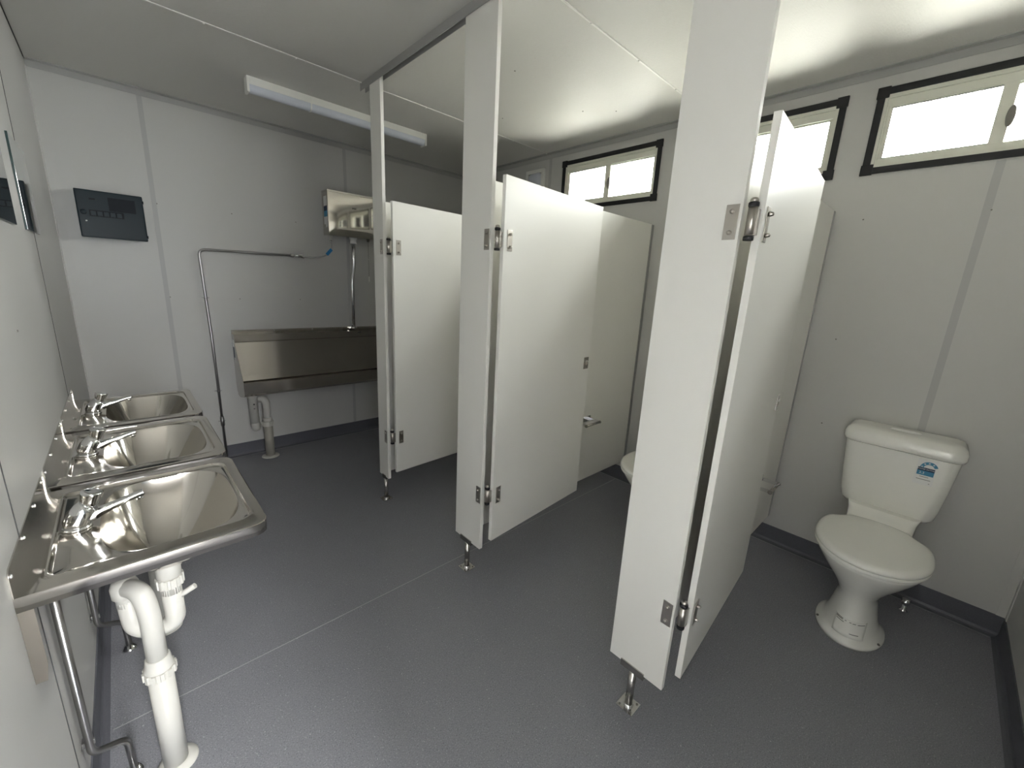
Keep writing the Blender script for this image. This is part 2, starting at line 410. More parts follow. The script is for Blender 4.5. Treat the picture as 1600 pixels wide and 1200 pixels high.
# doors hinged on the near edge of each post, folded into the cubicles
DZ0, DZ1, DL, DT = 0.210, 1.7945, 0.725, 0.018
dn = ['white cubicle door nearest the urinal, partly hidden behind the middle post', 'middle white cubicle door, swung inward and seen nearly flat on, with a lock plate at its far edge',
      'nearest white cubicle door, seen almost edge-on beside the toilet with the sticker']
for i, (y0, w_) in enumerate(PIL):
    ang = (0.062, 0.0798, 0.0698)[i]
    t = thing('cubicle_door', (1.341, y0 - 0.0363, 0), dn[i], 'door')
    t.rotation_euler = (0, 0, ang)
    MB().box(0, DL, 0, DT, DZ0, DZ1, 0.0015).build('door_leaf', 'panel', t)
    for z0, lo in ((1.516, 0), (0.398, 1)):
        # knuckle with black rings
        kx, ky = -0.014, 0.022
        k = MB().lathe([(0.0105, 0), (0.0105, 0.062)], (kx, ky, z0 + 0.011), seg=20).build('hinge', 'hinge', t)
        mb = MB()
        for zz in (z0 - 0.001, z0 + 0.075): mb.lathe([(0.011, 0), (0.0118, 0.002), (0.0118, 0.008), (0.011, 0.010)], (kx, ky, zz), seg=20)
        mb.build('bushing', 'black', k)
        MB().lathe([(0.009, 0), (0.009, 0.006), (0.006, 0.010), (0, 0.0115)], (kx, ky, z0 + 0.085), seg=16).build('pin_cap', 'hinge', k)
        MB().box(kx, 0.001, ky - 0.014, ky - 0.006, z0 + 0.012, z0 + 0.070, 0.001).build('hinge_leaf', 'hinge', k)
        h = MB().box(0.020, 0.049, -0.002, 0, z0, z0 + 0.08, 0.0006).build('hinge_plate', 'hinge', t)
        for zz in (z0 + 0.016, z0 + 0.064):
            MB().lathe([(0.0055, 0), (0.0055, 0.004), (0.0042, 0.010), (0, 0.012)], (0.0345, -0.002, zz), (0, -1, 0), seg=14).build('bolt', 'hinge', h)
    lk = MB().box(0.672, 0.716, -0.002, 0, 0.958, 1.022, 0.0008).build('lock_plate', 'satin', t)
    MB().lathe([(0.013, 0), (0.013, 0.002), (0.011, 0.0035), (0, 0.004)], (0.694, -0.002, 0.99), (0, -1, 0), seg=24).build('lock_disc', 'hinge', lk)
    arc = [(0.694 + 0.0125 * math.cos(a), -0.0065, 0.992 + 0.0125 * math.sin(a)) for a in [math.radians(20 + 14 * k) for k in range(11)]]
    MB().tube(arc, 0.0018, 8).build('indicator', 'white', lk)

pt = ['white dividing panel nearest the urinal, just seen behind the first door', 'middle white dividing panel behind the middle door, carrying a roll holder', 'white dividing panel behind the nearest door, beside the toilet with the sticker']
for i, q in enumerate(Q):
    t = thing('dividing_panel', (0, 0, 0), pt[i], 'partition')
    MB().box(XP1, W - 0.004, q, q + 0.018, ZB, ZT - (0.008 if i == 0 else 0), 0.0012).build('panel', 'panel', t)
    mb = MB(); mb.box(W - 0.026, W, q - 0.0022, q, ZB, ZT - 0.002); mb.box(W - 0.026, W, q + 0.018, q + 0.0202, ZB, ZT - 0.002); mb.box(W - 0.003, W, q - 0.002, q + 0.020, ZB, ZT - 0.002)
    mb.build('wall_channel', 'alu', t)

# toilet roll holders
def roll_holder(x, q, z, label):
    t = thing('toilet_roll_holder', (x, q, z), label, 'toilet roll holder')
    MB().box(-0.065, 0.065, -0.0025, 0, -0.006, 0.030, 0.001).build('back_plate', 'chrome', t)
    for s in (-1, 1):
        MB().box(s * 0.065 - 0.0015, s * 0.065 + 0.0015, -0.080, 0, -0.006, 0.012, 0.0008).build('arm', 'chrome', t)
        MB().lathe([(0.010, 0), (0.010, 0.006), (0.007, 0.009), (0, 0.010)], (s * 0.0665, -0.072, 0.002), (s, 0, 0), seg=18).build('end_knob', 'latch_grey', t)
    MB().tube([(-0.064, -0.072, 0.002), (0.064, -0.072, 0.002)], 0.0075, 16).build('roller', 'satin', t)
roll_holder(2.245, 1.874, 0.575, 'empty chrome toilet roll holder on the middle dividing panel')
roll_holder(2.42, 0.916, 0.485, 'empty chrome toilet roll holder behind the nearest door')

# ================================================================== BASINS
BW, BD = 0.495, 0.410
def basin_outline(kind, th):
    """distance from bowl centre (0.245, 0) along angle th to an outline"""
    dx, dy = math.cos(th), math.sin(th); cx = 0.245
    def inside(x, y):
        if kind == 'deck': x0, x1, hy, rb, rf = 0.0, BD, BW / 2, 0.0005, 0.034
        elif kind == 'rec': x0, x1, hy, rb, rf = 0.036, 0.386, 0.208, 0.022, 0.036
        elif kind == 'rec2': x0, x1, hy, rb, rf = 0.044, 0.379, 0.200, 0.016, 0.030
        elif kind == 'bowl':
            X = (x - 0.241) / 0.133; Y = y / 0.196
            n = 3.4
            return abs(X) ** n + abs(Y) ** n < 1
        r = rf if x > cx else rb
        px = max(x0 + r - x, x - (x1 - r), 0); py = max(abs(y) - (hy - r), 0)
        return math.hypot(px, py) <= r
    lo, hi = 0, 0.6
    for _ in range(40):
        mid = (lo + hi) / 2
        if inside(cx + dx * mid, dy * mid): lo = mid
        else: hi = mid
    return lo
def bowl_depth(r):
    # r 0..1, returns drop below the bowl edge
    return 0.148 * (1 - r ** 2.3) ** 0.95 if r < 1 else 0
def make_basin():
    t = thing('wash_basin', (0, 0, 0), '', 'basin')
    mb = MB(); N = 144
    ths = [2 * math.pi * k / N for k in range(N)]
    for sx, sy in ((0, 1), (0, -1)):
        ths.append(math.atan2(sy * BW / 2, 0 - 0.245) % (2 * math.pi))
    ths = sorted(set(ths)); rad = {k: [basin_outline(k, th) for th in ths] for k in ('deck', 'rec', 'rec2', 'bowl')}
    cx = 0.245; rl = []
    ZD = 0.0
    for j in range(1, 31):
        s_ = j / 30; s_ = 1 - (1 - s_) ** 1.5
        rl.append([(cx + math.cos(th) * rad['bowl'][i] * s_ * (1) - 0.030 * (1 - s_ ** 1.2), math.sin(th) * rad['bowl'][i] * s_, ZD - 0.006 - bowl_depth(s_)) for i, th in enumerate(ths)])
    for f in (0.25, 0.6, 1.0):
        rl.append([(cx + math.cos(th) * (rad['bowl'][i] * (1 - f) + rad['rec2'][i] * f), math.sin(th) * (rad['bowl'][i] * (1 - f) + rad['rec2'][i] * f), ZD - 0.0055 + 0.0005 * f) for i, th in enumerate(ths)])
    for f, z in ((0.3, -0.0035), (0.6, 0.0), (0.85, 0.002), (1.0, 0.0022)):
        rl.append([(cx + math.cos(th) * (rad['rec2'][i] * (1 - f) + rad['rec'][i] * f), math.sin(th) * (rad['rec2'][i] * (1 - f) + rad['rec'][i] * f), ZD + z) for i, th in enumerate(ths)])
    for off, z in ((0.006, 0.0008), (0.010, 0.0)):
        rl.append([(cx + math.cos(th) * min(rad['rec'][i] + off, rad['deck'][i] - 0.006), math.sin(th) * min(rad['rec'][i] + off, rad['deck'][i] - 0.006), ZD + z) for i, th in enumerate(ths)])
    for off, z in ((-0.002, 0.0), (0, -0.0016), (0, -0.030)):
        rl.append([(cx + math.cos(th) * (rad['deck'][i] + off), math.sin(th) * (rad['deck'][i] + off), ZD + z) for i, th in enumerate(ths)])
    rl = [[(x, y, z) for x, y, z in r] for r in rl]
    mb.rings(rl, True, True, False)
    o = mb.build('bowl_and_deck', 'bright', t, sharp=34)
    so = o.modifiers.new('sheet', 'SOLIDIFY'); so.thickness = 0.0012; so.offset = -1
    # waste
    mb = MB().lathe([(0.030, 0.002), (0.029, 0.0035), (0.018, 0.001), (0.0, 0.001)], (0.215, 0, -0.154), seg=28)
    wst = mb.build('waste', 'chrome', t)
    # wall upstand
    sp = MB().prism([(-BW / 2, 0.0), (BW / 2, 0.0), (BW / 2 - 0.006, 0.050), (BW / 2 - 0.022, 0.054), (-BW / 2 + 0.016, 0.054), (-BW / 2 + 0.002, 0.048)], 'x', 0.0002, 0.0022).build('upstand', 'steel', t)
    MB().box(0.0002, 0.0035, BW / 2 - 0.0016, BW / 2, -0.004, 0.046).build('upstand_end', 'satin', t)
    for y in (-0.235, -0.085, 0.075, 0.225):
        MB().lathe([(0.0048, 0), (0.0045, 0.002), (0.0025, 0.0035), (0, 0.0038)], (0.0022, y, 0.040), (1, 0, 0), seg=14).build('screw', 'chrome', t)
    # wall bracket below the near end
    for s in (-1, 1):
        y = s * (BW / 2 - 0.003)
        b = MB().prism([(0.0002, -0.030), (0.021, -0.030), (0.021, -0.155), (0.016, -0.192), (0.0002, -0.192)], 'y', y - 0.001, y + 0.001)
        b.prism([(0.0002, -0.03), (0.0022, -0.03), (0.0022, -0.192), (0.0002, -0.192)], 'y', y, y - s * 0.026)
        b = b.build('wall_bracket', 'bracket', t)
        for z in (-0.062, -0.130):
            MB().lathe([(0.006, 0), (0.005, 0.003), (0, 0.0045)], (0.0022, y - s * 0.014, z), (1, 0, 0), seg=12).build('bracket_screw', 'latch_grey', b)
    return t
def make_tap():
    t = thing('basin_tap', (0, 0, 0), '', 'tap')
    MB().lathe([(0.026, 0), (0.026, 0.003), (0.024, 0.006)], (0, 0, 0), seg=28).build('base_ring', 'chrome', t)
    # leaning body
    pts = [(0.0, 0, 0.003), (0.001, 0, 0.015), (0.007, 0, 0.028), (0.016, 0, 0.040), (0.025, 0, 0.050)]
    MB().tube(pts, 0.019, 24, rs=[0.0235, 0.0240, 0.0238, 0.0220, 0.0190]).build('body', 'chrome', t)
    d = Vector((0.30, 0, 1)).normalized()
    MB().lathe([(0.0155, 0), (0.0165, 0.002), (0.0168, 0.010), (0.0195, 0.026), (0.0205, 0.031), (0.0195, 0.0335), (0.012, 0.0345), (0, 0.0345)], (0.0255, 0, 0.0495), d, seg=28).build('push_button', 'chrome', t)
    # flattened tapering spout
    rl = []
    path = [(0.012, 0.020, 0.014, 0.012), (0.030, 0.0235, 0.0135, 0.011), (0.055, 0.032, 0.010, 0.008), (0.085, 0.041, 0.0095, 0.0065), (0.110, 0.0485, 0.0095, 0.006), (0.122, 0.0515, 0.0095, 0.006)]
    for x, z, hw, hh in path:
        ring = []
        for k in range(20):
            a = 2 * math.pi * k / 20; c, s_ = math.cos(a), math.sin(a); e = 0.45
            ring.append((x - 0.3 * hh * math.copysign(abs(s_) ** e, s_), hw * math.copysign(abs(c) ** e, c), z + hh * math.copysign(abs(s_) ** e, s_)))
        rl.append(ring)
    sp = MB().rings(rl, True).build('spout', 'chrome', t, sharp=50)
    MB().lathe([(0.007, 0), (0.007, 0.010), (0.0, 0.010)], (0.113, 0, 0.046), (0.1, 0, -1), seg=16).build('outlet', 'chrome', sp)
    return t
def nut(mb, o, r, h, axis=(0, 0, 1), ribs=14):
    o = Vector(o); a = Vector(axis).normalized()
    ref = Vector((0, 0, 1)) if abs(a.z) < 0.9 else Vector((1, 0, 0)); u = a.cross(ref).normalized(); w = a.cross(u)
    prof = []
    for k in range(ribs):
        for f, rr in ((0.0, r), (0.42, r), (0.5, r * 0.90), (0.92, r * 0.90)):
            t_ = 2 * math.pi * (k + f) / ribs; prof.append((u * math.cos(t_) + w * math.sin(t_)) * rr)
    mb.rings([[o + p + a * hh for p in prof] for hh in (0, h)], False); return mb
def make_trap():
    t = thing('basin_trap', (0, 0, 0), '', 'drain trap')
    # local origin: floor below wall at basin centre (x from wall, y from centre)
    MB().lathe([(0.027, 0.64), (0.027, 0.582), (0.0225, 0.578), (0.0225, 0.53)], (0.213, 0, 0), seg=28).build('tail_pipe', 'pvc', t)
    nut(MB(), (0.213, 0, 0.553), 0.0305, 0.026).build('nut', 'pvc', t)
    pts = fillet([(0.213, 0, 0.56), (0.213, 0, 0.437), (0.172, 0.016, 0.420), (0.128, 0.036, 0.437), (0.124, 0.038, 0.53)], 0.035, 8)
    u = MB().tube(pts, 0.0225, 24).build('u_bend', 'pvc', t)
    MB().tube([(0.222, -0.004, 0.508), (0.262, -0.016, 0.532)], 0.0075, 14).build('side_spigot', 'pvc', u)
    pts = fillet([(0.124, 0.038, 0.515), (0.124, 0.038, 0.568), (0.155, -0.020, 0.572), (0.163, -0.032, 0.515), (0.163, -0.032, 0.33)], 0.035, 8)
    MB().tube(pts, 0.0225, 24).build('elbow', 'pvc', t)
    MB().lathe([(0.0235, 0.0), (0.0285, 0.004), (0.0295, 0.03), (0.024, 0.046), (0.010, 0.052), (0, 0.053)], (0.124, 0.038, 0.540), (0, 0, 1), seg=28).build('cap', 'pvc', t)
    mb = MB(); mb.lathe([(0.0245, 0.375), (0.027, 0.372), (0.027, 0.366), (0.0285, 0.362), (0.0285, 0.355), (0.031, 0.350), (0.031, 0.335), (0.030, 0.332)], (0.163, -0.032, 0), seg=28)
    nut(mb, (0.163, -0.032, 0.318), 0.0365, 0.022, ribs=12).build('coupling', 'pvc', t)
    MB().lathe([(0.028, 0.002), (0.028, 0.33)], (0.163, -0.032, 0), seg=28).build('drain_pipe', 'pvc', t)
    MB().lathe([(0.047, 0.0005), (0.047, 0.003), (0.042, 0.007), (0.033, 0.013), (0.0285, 0.014)], (0.167, -0.031, 0), seg=32).build('floor_flange', 'pvc', t)
    for c in t.children: c.data.transform(Matrix.Translation((-0.213, 0, 0)))
    for c in t.children:
        for g_ in c.children: g_.data.transform(Matrix.Translation((-0.213, 0, 0)))
    return t
def make_supply():
    t = thing('supply_pipe', (0, 0, 0), '', 'pipe')
    pts = fillet([(0.013, -0.026, 0.752), (0.013, -0.026, 0.170), (0.073, 0.016, 0.120), (0.075, 0.018, 0.004)], 0.022, 8)
    MB().tube(pts, 0.0085, 16).build('pipe', 'galv', t)
    MB().lathe([(0.022, 0), (0.022, 0.002), (0.016, 0.006), (0.010, 0.016)], (0.075, 0.018, 0.0005), seg=24).build('floor_collar', 'chrome', t)
    c = MB().box(0, 0.0235, -0.030, -0.022, 0.200, 0.214, 0.001); c.box(0, 0.002, -0.045, -0.008, 0.202, 0.212)
    c.build('clip', 'galv', t)
    return t
ZK = 0.788
YB = [1.7175, 2.2450, 2.7725]
b0, t0_, r0, s0 = make_basin(), make_tap(), make_trap(), make_supply()
names = ['nearest', 'middle', 'farthest']
pos = ['nearest the camera', 'in the middle of the row of three', 'farthest from the camera, closest to the back wall']
for i, y in enumerate(YB):
    for proto, loc, lab, grp in (
        (b0, (0, y, ZK), 'polished steel wall basin %s' % pos[i], 'wall basins'),
        (t0_, (0.070, y - 0.002, ZK - 0.005), 'chrome push-button tap on the %s steel basin' % names[i], 'basin taps'),
        (r0, (0.213, y, 0), 'white plastic trap and drain pipe under the %s basin' % names[i], 'basin traps'),
        (s0, (0, y, 0), 'thin grey steel water pipe on the wall under the %s basin' % names[i], 'basin supply pipes')):
        o = proto if i == 0 else copy_tree(proto)
        o.location = loc; o['label'] = lab; o['group'] = grp
        if proto is r0 and i > 0: o.rotation_euler = (0, 0, math.radians(-95))

# mirrors on the left wall
for (a, b, z0, z1, lab) in ((2.668, 3.012, 1.487, 1.794, 'small frameless square mirror on the left wall, the one closer to the back corner'),
                            (2.125, 2.440, 1.487, 1.794, 'small frameless square mirror cut off by the left picture edge')):
    t = thing('wall_mirror', (0, (a + b) / 2, z0), lab, 'mirror', 'mirrors above the basins')
    h = (b - a) / 2
    MB().box(0.0002, 0.006, -h, h, 0, z1 - z0).build('backing', 'mirror_edge', t)
    MB().box(0.006, 0.0068, -h + 0.001, h - 0.001, 0.001, z1 - z0 - 0.001).build('mirror_glass', 'mirror', t)

# ================================================================== SWITCHBOARD
t = thing('distribution_board', (0.238, D, 1.533), 'dark smoky plastic switchboard box on the back wall near the left corner', 'electrical box')
MB().box(-0.138, 0.138, -0.062, 0, 0.004, 0.252, 0.006).build('housing', 'teal_box', t)
cv = MB().box(-0.143, 0.143, -0.090, -0.062, 0, 0.256, 0.007).build('cover', 'teal_box', t)
MB().box(-0.087, -0.062, -0.0912, -0.0898, 0.203, 0.213).build('badge', 'teal_dark', cv)
MB().box(-0.01, 0.106, -0.0908, -0.0898, 0.152, 0.226).build('card', 'teal_dark', cv)
MB().box(-0.095, 0.050, -0.0908, -0.0898, 0.115, 0.150).build('breaker_strip', 'teal_dark', cv)
for k in range(5): MB().box(-0.088 + k * 0.027, -0.068 + k * 0.027, -0.0918, -0.0900, 0.121, 0.144, 0.0006).build('breaker', 'teal_mid', cv)
MB().lathe([(0.014, 0), (0.014, 0.004), (0.011, 0.006), (0, 0.006)], (-0.118, -0.09, 0.135), (0, -1, 0), seg=24).build('knob', 'teal_mid', cv)
MB().lathe([(0.005, 0), (0.004, 0.002), (0, 0.003)], (-0.112, -0.09, 0.088), (0, -1, 0), seg=14).build('lock', 'chrome', cv)
for z in (0.215, 0.018): MB().box(0.136, 0.146, -0.093, -0.070, z, z + 0.016, 0.002).build('cover_hinge', 'teal_dark', cv)

# ================================================================== URINAL CISTERN
CX0, CX1, CF, CZ0, CZ1 = 1.456, 1.862, 3.852, 1.698, 2.026
t = thing('urinal_cistern', ((CX0 + CX1) / 2, D, CZ0), 'polished steel cistern box high on the back wall above the urinal', 'cistern')
hw = (CX1 - CX0) / 2; dp = D - CF; hz = CZ1 - CZ0
# slightly pillowed front
rl = []; nx = 24; nz = 16
mb = MB()
def fy(u, v): return -dp - 0.0035 * (1 - (2 * u - 1) ** 4) * (1 - (2 * v - 1) ** 4)
g = [[mb.bm.verts.new((-hw + 2 * hw * i / nx, fy(i / nx, j / nz), (hz - 0.012) * j / nz)) for i in range(nx + 1)] for j in range(nz + 1)]
for j in range(nz):
    for i in range(nx):
        mb.bm.faces.new((g[j][i], g[j][i + 1], g[j + 1][i + 1], g[j + 1][i])).smooth = True
bk = [[mb.bm.verts.new((x, 0, z)) for x in (-hw, hw)] for z in (0, hz - 0.012)]
mb.bm.faces.new([g[0][i] for i in range(nx + 1)] + [bk[0][1], bk[0][0]])
mb.bm.faces.new([g[nz][i] for i in range(nx + 1)] + [bk[1][1], bk[1][0]])
mb.bm.faces.new([g[j][0] for j in range(nz + 1)] + [bk[1][0], bk[0][0]])
mb.bm.faces.new([g[j][nx] for j in range(nz + 1)] + [bk[1][1], bk[0][1]])
mb.bm.faces.new([bk[0][0], bk[0][1], bk[1][1], bk[1][0]])
mb.build('tank', 'tank', t, sharp=30)
MB().box(-hw - 0.002, hw + 0.002, -dp - 0.004, 0, hz - 0.012, hz, 0.002).build('lid', 'bright', t)
bd = MB()
for k, (a_, b_) in enumerate(((-0.016, -0.009), (-0.007, 0.0), (0.002, 0.008), (0.010, 0.017))): bd.box(a_, b_, -dp - 0.0045, -dp - 0.0034, 0.212 + 0.002 * (k % 2), 0.221)
bd.build('badge', 'ink', t)
st = MB().box(-hw - 0.0008, -hw, -dp + 0.022, -0.035, 0.215, 0.285).build('sticker', 'paper', t)
MB().box(-hw - 0.0009, -hw, -dp + 0.022, -0.035, 0.177, 0.212).build('sticker_dark_band', 'navy', st)
MB().box(-hw - 0.0009, -hw, -dp + 0.022, -0.035, 0.135, 0.177).build('sticker_blue_band', 'blue', st)
mb = MB().box(-hw - 0.0008, -hw, -dp + 0.020, -0.032, 0.080, 0.135); mb.box(-hw - 0.0008, -hw, -dp + 0.022, -0.060, 0.055, 0.080)
mb.build('sticker_text_panel', 'paper', st)
MB().lathe([(0.016, 0), (0.016, -0.012), (0.010, -0.020), (0.010, -0.035)], (1.487 - 1.659, -0.06, 0), seg=20).build('inlet', 'pvc', t)
MB().lathe([(0.030, 0), (0.030, -0.010), (0.024, -0.014), (0.024, -0.036), (0.028, -0.038), (0.028, -0.046)], (0.004, -0.068, 0), seg=24).build('outlet_nut', 'white', t)
MB().lathe([(0.014, 0), (0.010, -0.016), (0.006, -0.02)], (1.790 - 1.659, -0.068, 0), seg=18).build('chain_outlet', 'latch_grey', t)
# pull chain
pc = MB(); x_, y_ = 1.790 - 1.659, -0.068
pc.tube([(x_, y_, -0.018), (x_, y_, -0.315)], 0.0011, 8)
for k in range(9):
    a_ = -0.022 - 0.004 * k; pc.lathe([(0, -0.002), (0.0022, 0), (0, 0.002)], (x_ + 0.001 * (k % 2), y_, a_), seg=8)
pc = pc.build('pull_chain', 'latch_grey', t)
MB().lathe([(0, 0), (0.003, -0.002), (0.003, -0.006), (0, -0.008)], (x_, y_, -0.155), seg=10).build('bead', 'white', pc)
MB().lathe([(0.003, 0), (0.005, -0.004), (0.0055, -0.040), (0.003, -0.045)], (x_, y_, -0.300), seg=14).build('pull_handle', 'white', pc)

# flush pipe
t = tag(MB().tube(fillet([(1.663, 3.904, 1.665), (1.663, 3.904, 1.48), (1.657, 3.938, 1.37), (1.652, 3.940, 0.935)], 0.05, 8), 0.016, 20).build('flush_pipe', 'chrome'),
        'vertical steel flush pipe with a slight kink, running from the cistern down to the urinal', 'pipe')
mb = MB().box(1.626, 1.680, 3.930, 3.972, 0.958, 0.972, 0.001)
mb.lathe([(0.020, 0), (0.020, 0.018)], (1.652, 3.940, 0.954), seg=20)
mb.build('saddle_clip', 'chrome', t)
MB().lathe([(0.005, 0), (0.004, 0.003), (0, 0.004)], (1.630, 3.930, 0.965), (0, -1, 0), seg=10).build('screw', 'chrome', t)

# ================================================================== URINAL TROUGH
UX0, UX1 = 0.766, 1.966
t = thing('urinal', ((UX0 + UX1) / 2, D - 0.001, 0.49), 'long brushed steel trough urinal mounted on the back wall', 'urinal')
hx = (UX1 - UX0) / 2; Z = lambda z: z - 0.49
sh = 0.0015
outer = [(0.0005, 0.968), (0.0005, 0.946), (0.090, 0.943), (0.090, 0.896), (0.022, 0.893), (0.022, 0.885), (0.070, 0.640), (0.082, 0.600), (0.110, 0.582), (0.20, 0.578), (0.232, 0.590), (0.240, 0.622), (0.262, 0.622), (0.262, 0.540), (0.235, 0.520), (0.08, 0.492), (0.0005, 0.492)]
# sheet: single ribbon extruded along x with thickness
mb = MB(); top = [(-d, Z(z)) for d, z in outer]
n = len(top)
A = [mb.bm.verts.new((-hx + 0.002, p[0], p[1])) for p in top]; B = [mb.bm.verts.new((hx - 0.002, p[0], p[1])) for p in top]
for k in range(n - 1): mb.bm.faces.new((A[k], A[k + 1], B[k + 1], B[k]))
o = mb.build('trough', 'trough', t)
so = o.modifiers.new('sheet', 'SOLIDIFY'); so.thickness = sh; so.offset = 0
endp = [(0.0005, 0.946), (0.078, 0.944), (0.090, 0.936), (0.092, 0.880), (0.262, 0.625), (0.262, 0.540), (0.235, 0.518), (0.10, 0.490), (0.055, 0.488), (0.020, 0.505), (0.0005, 0.56)]
endp = [(0.0005, 0.946), (0.078, 0.945), (0.090, 0.936), (0.094, 0.870), (0.264, 0.624), (0.264, 0.540), (0.237, 0.517), (0.10, 0.488), (0.05, 0.490), (0.012, 0.520), (0.0005, 0.56)]
for s in (-1, 1):
    e = MB().prism([(-d, Z(z)) for d, z in endp], 'x', s * hx - s * 0.002, s * hx).build('end_panel', 'trough', t)
    if s == -1:
        MB().box(-hx - 0.0006, -hx, -0.060, -0.026, Z(0.855), Z(0.905)).build('sticker', 'paper', e)
        MB().box(-hx - 0.0006, -hx, -0.062, -0.026, Z(0.755), Z(0.850)).build('sticker_blue_band', 'navy', e)
        MB().box(-hx - 0.0008, -hx, -0.062, -0.040, Z(0.740), Z(0.775)).build('sticker_text_panel', 'paper', e)
for x in (-0.30, -0.02, 0.22, 0.48): MB().lathe([(0.006, 0), (0.005, 0.002), (0, 0.003)], (x - 0.02, -0.0013, Z(0.957)), (0, -1, 0), seg=12).build('screw', 'chrome', t)
MB().box(0.300, 0.325, -0.0918, -0.0905, Z(0.926), Z(0.934)).build('badge', 'ink', t)
# urinal trap and drain
t = thing('urinal_trap', (0.86, 3.85, 0), 'white plastic trap and drain pipe standing on the floor under the urinal', 'drain trap')
x0, y0 = 0.828 - 0.86, 3.80 - 3.85
MB().lathe([(0.038, 0.520), (0.038, 0.500), (0.029, 0.490), (0.029, 0.30)], (x0, y0, 0), seg=28).build('inlet_body', 'pvc', t)
MB().tube(fillet([(x0, y0, 0.32), (x0, y0, 0.262), (x0 + 0.02, y0 + 0.04, 0.245), (x0 + 0.02, y0 + 0.085, 0.262), (x0 + 0.02, y0 + 0.085, 0.42)], 0.03, 8), 0.0275, 24).build('u_bend', 'pvc', t)
for z, m_ in ((0.447, 'ink'), (0.415, 'latch_grey')): MB().lathe([(0.006, 0), (0.005, 0.003), (0, 0.003)], (x0, y0 - 0.028, z), (0, -1, 0), seg=12).build('plug', m_, t)
dx, dy_ = 0.918 - 0.86, 3.835 - 3.85
MB().tube(fillet([(x0 + 0.02, y0 + 0.085, 0.41), (x0 + 0.02, y0 + 0.085, 0.452), (dx - 0.02, dy_, 0.470), (dx, dy_, 0.44), (dx, dy_, 0.26)], 0.035, 8), 0.0265, 24).build('elbow', 'pvc', t)
mb = MB(); mb.lathe([(0.028, 0.315), (0.032, 0.312), (0.032, 0.292), (0.030, 0.288)], (dx, dy_, 0), seg=28)
nut(mb, (dx, dy_, 0.250), 0.041, 0.036, ribs=14).build('coupling', 'pvc', t)
MB().lathe([(0.031, 0.004), (0.031, 0.256)], (dx, dy_, 0), seg=28).build('drain_pipe', 'pvc_grey', t)
MB().lathe([(0.060, 0.0005), (0.060, 0.004), (0.052, 0.008), (0.032, 0.010)], (dx, dy_, 0), seg=32).build('floor_flange', 'pvc', t)

# ================================================================== COLD WATER PIPE ON THE BACK WALL
pts = fillet([(0.652, 3.950, 0.02), (0.648, 3.950, 0.9), (0.632, 3.950, 1.516), (1.205, 3.950, 1.523)], 0.045, 10)
t = tag(MB().tube(pts, 0.0085, 16).build('water_pipe', 'galv'), 'thin bent steel water pipe running up and across the back wall beside the urinal', 'pipe')
for z, x in ((1.197, 0.641), (0.532, 0.650), (0.30, 0.651)):
    mb = MB().box(x - 0.022, x + 0.022, 3.968, 3.972, z - 0.004, z + 0.004, 0.001)
    mb.lathe([(0.0105, -0.006), (0.0105, 0.006)], (x, 3.950, z), seg=16); mb.box(x - 0.003, x + 0.003, 3.950, 3.970, z - 0.003, z + 0.003)
    mb.build('clip', 'galv', t)
MB().lathe([(0.013, 0.27), (0.013, 0.34)], (0.651, 3.950, 0), seg=16).build('coupling', 'galv', t)
mb = MB(); nut(mb, (1.195, 3.950, 1.523), 0.014, 0.022, (1, 0, 0), 6)
mb.lathe([(0.010, 0), (0.010, 0.03), (0.013, 0.032), (0.013, 0.046), (0.008, 0.052)], (1.215, 3.950, 1.523), (1, 0, 0), seg=16)
v = mb.build('stop_valve', 'chrome', t)
MB().box(1.246, 1.276, 3.930, 3.938, 1.520, 1.534, 0.002).build('lever', 'chrome', v)
nutm = MB(); nut(nutm, (1.268, 3.946, 1.520), 0.012, 0.022, (1, -0.05, -0.1), 6); nutm.build('swivel_nut', 'chrome', v)
# hose
pts = fillet([(1.288, 3.942, 1.518), (1.38, 3.925, 1.518), (1.47, 3.905, 1.555), (1.492, 3.908, 1.61), (1.487, 3.912, 1.662)], 0.08, 10)
t = tag(MB().tube(pts, 0.0055, 12).build('flexible_hose', 'galv'), 'short braided hose with a blue tag linking the pipe valve to the steel cistern', 'hose')
MB().lathe([(0.009, 0), (0.009, -0.018), (0.006, -0.024)], (1.487, 3.912, 1.664), seg=14).build('end_nut', 'chrome', t)
MB().box(-0.030, 0.030, -0.001, 0.001, -0.012, 0.012, 0.0008, Matrix.Translation((1.465, 3.898, 1.570)) @ Matrix.Rotation(math.radians(-48), 4, 'Y')).build('tag', 'tag_blue', t)

# ================================================================== CEILING LIGHT
t = thing('ceiling_light', (1.395, 3.27, H), 'long white batten light, switched off, on the ceiling above the urinal', 'ceiling light')
MB().box(-0.545, 0.545, -0.030, 0.030, -0.038, 0, 0.002).build('housing', 'white', t)
prof = []
for k in range(13):
    a = math.pi * k / 12; prof.append((0.029 * math.cos(a), -0.038 - 0.036 * math.sin(a) ** 0.7))
MB().prism(prof, 'x', -0.543, 0.543).build('diffuser', 'diffuser', t)
for s in (-1, 1): MB().box(s * 0.545 - 0.006, s * 0.545 + 0.006, -0.032, 0.032, -0.077, 0, 0.004).build('end_cap', 'white', t)
mb = MB(); pr = [(p[0] * 1.06, -0.038 + (p[1] + 0.038) * 1.06) for p in prof]
mb.prism([(0.0325, -0.002)] + pr + [(-0.0325, -0.002)], 'x', -0.228, -0.222).build('clip', 'white', t)

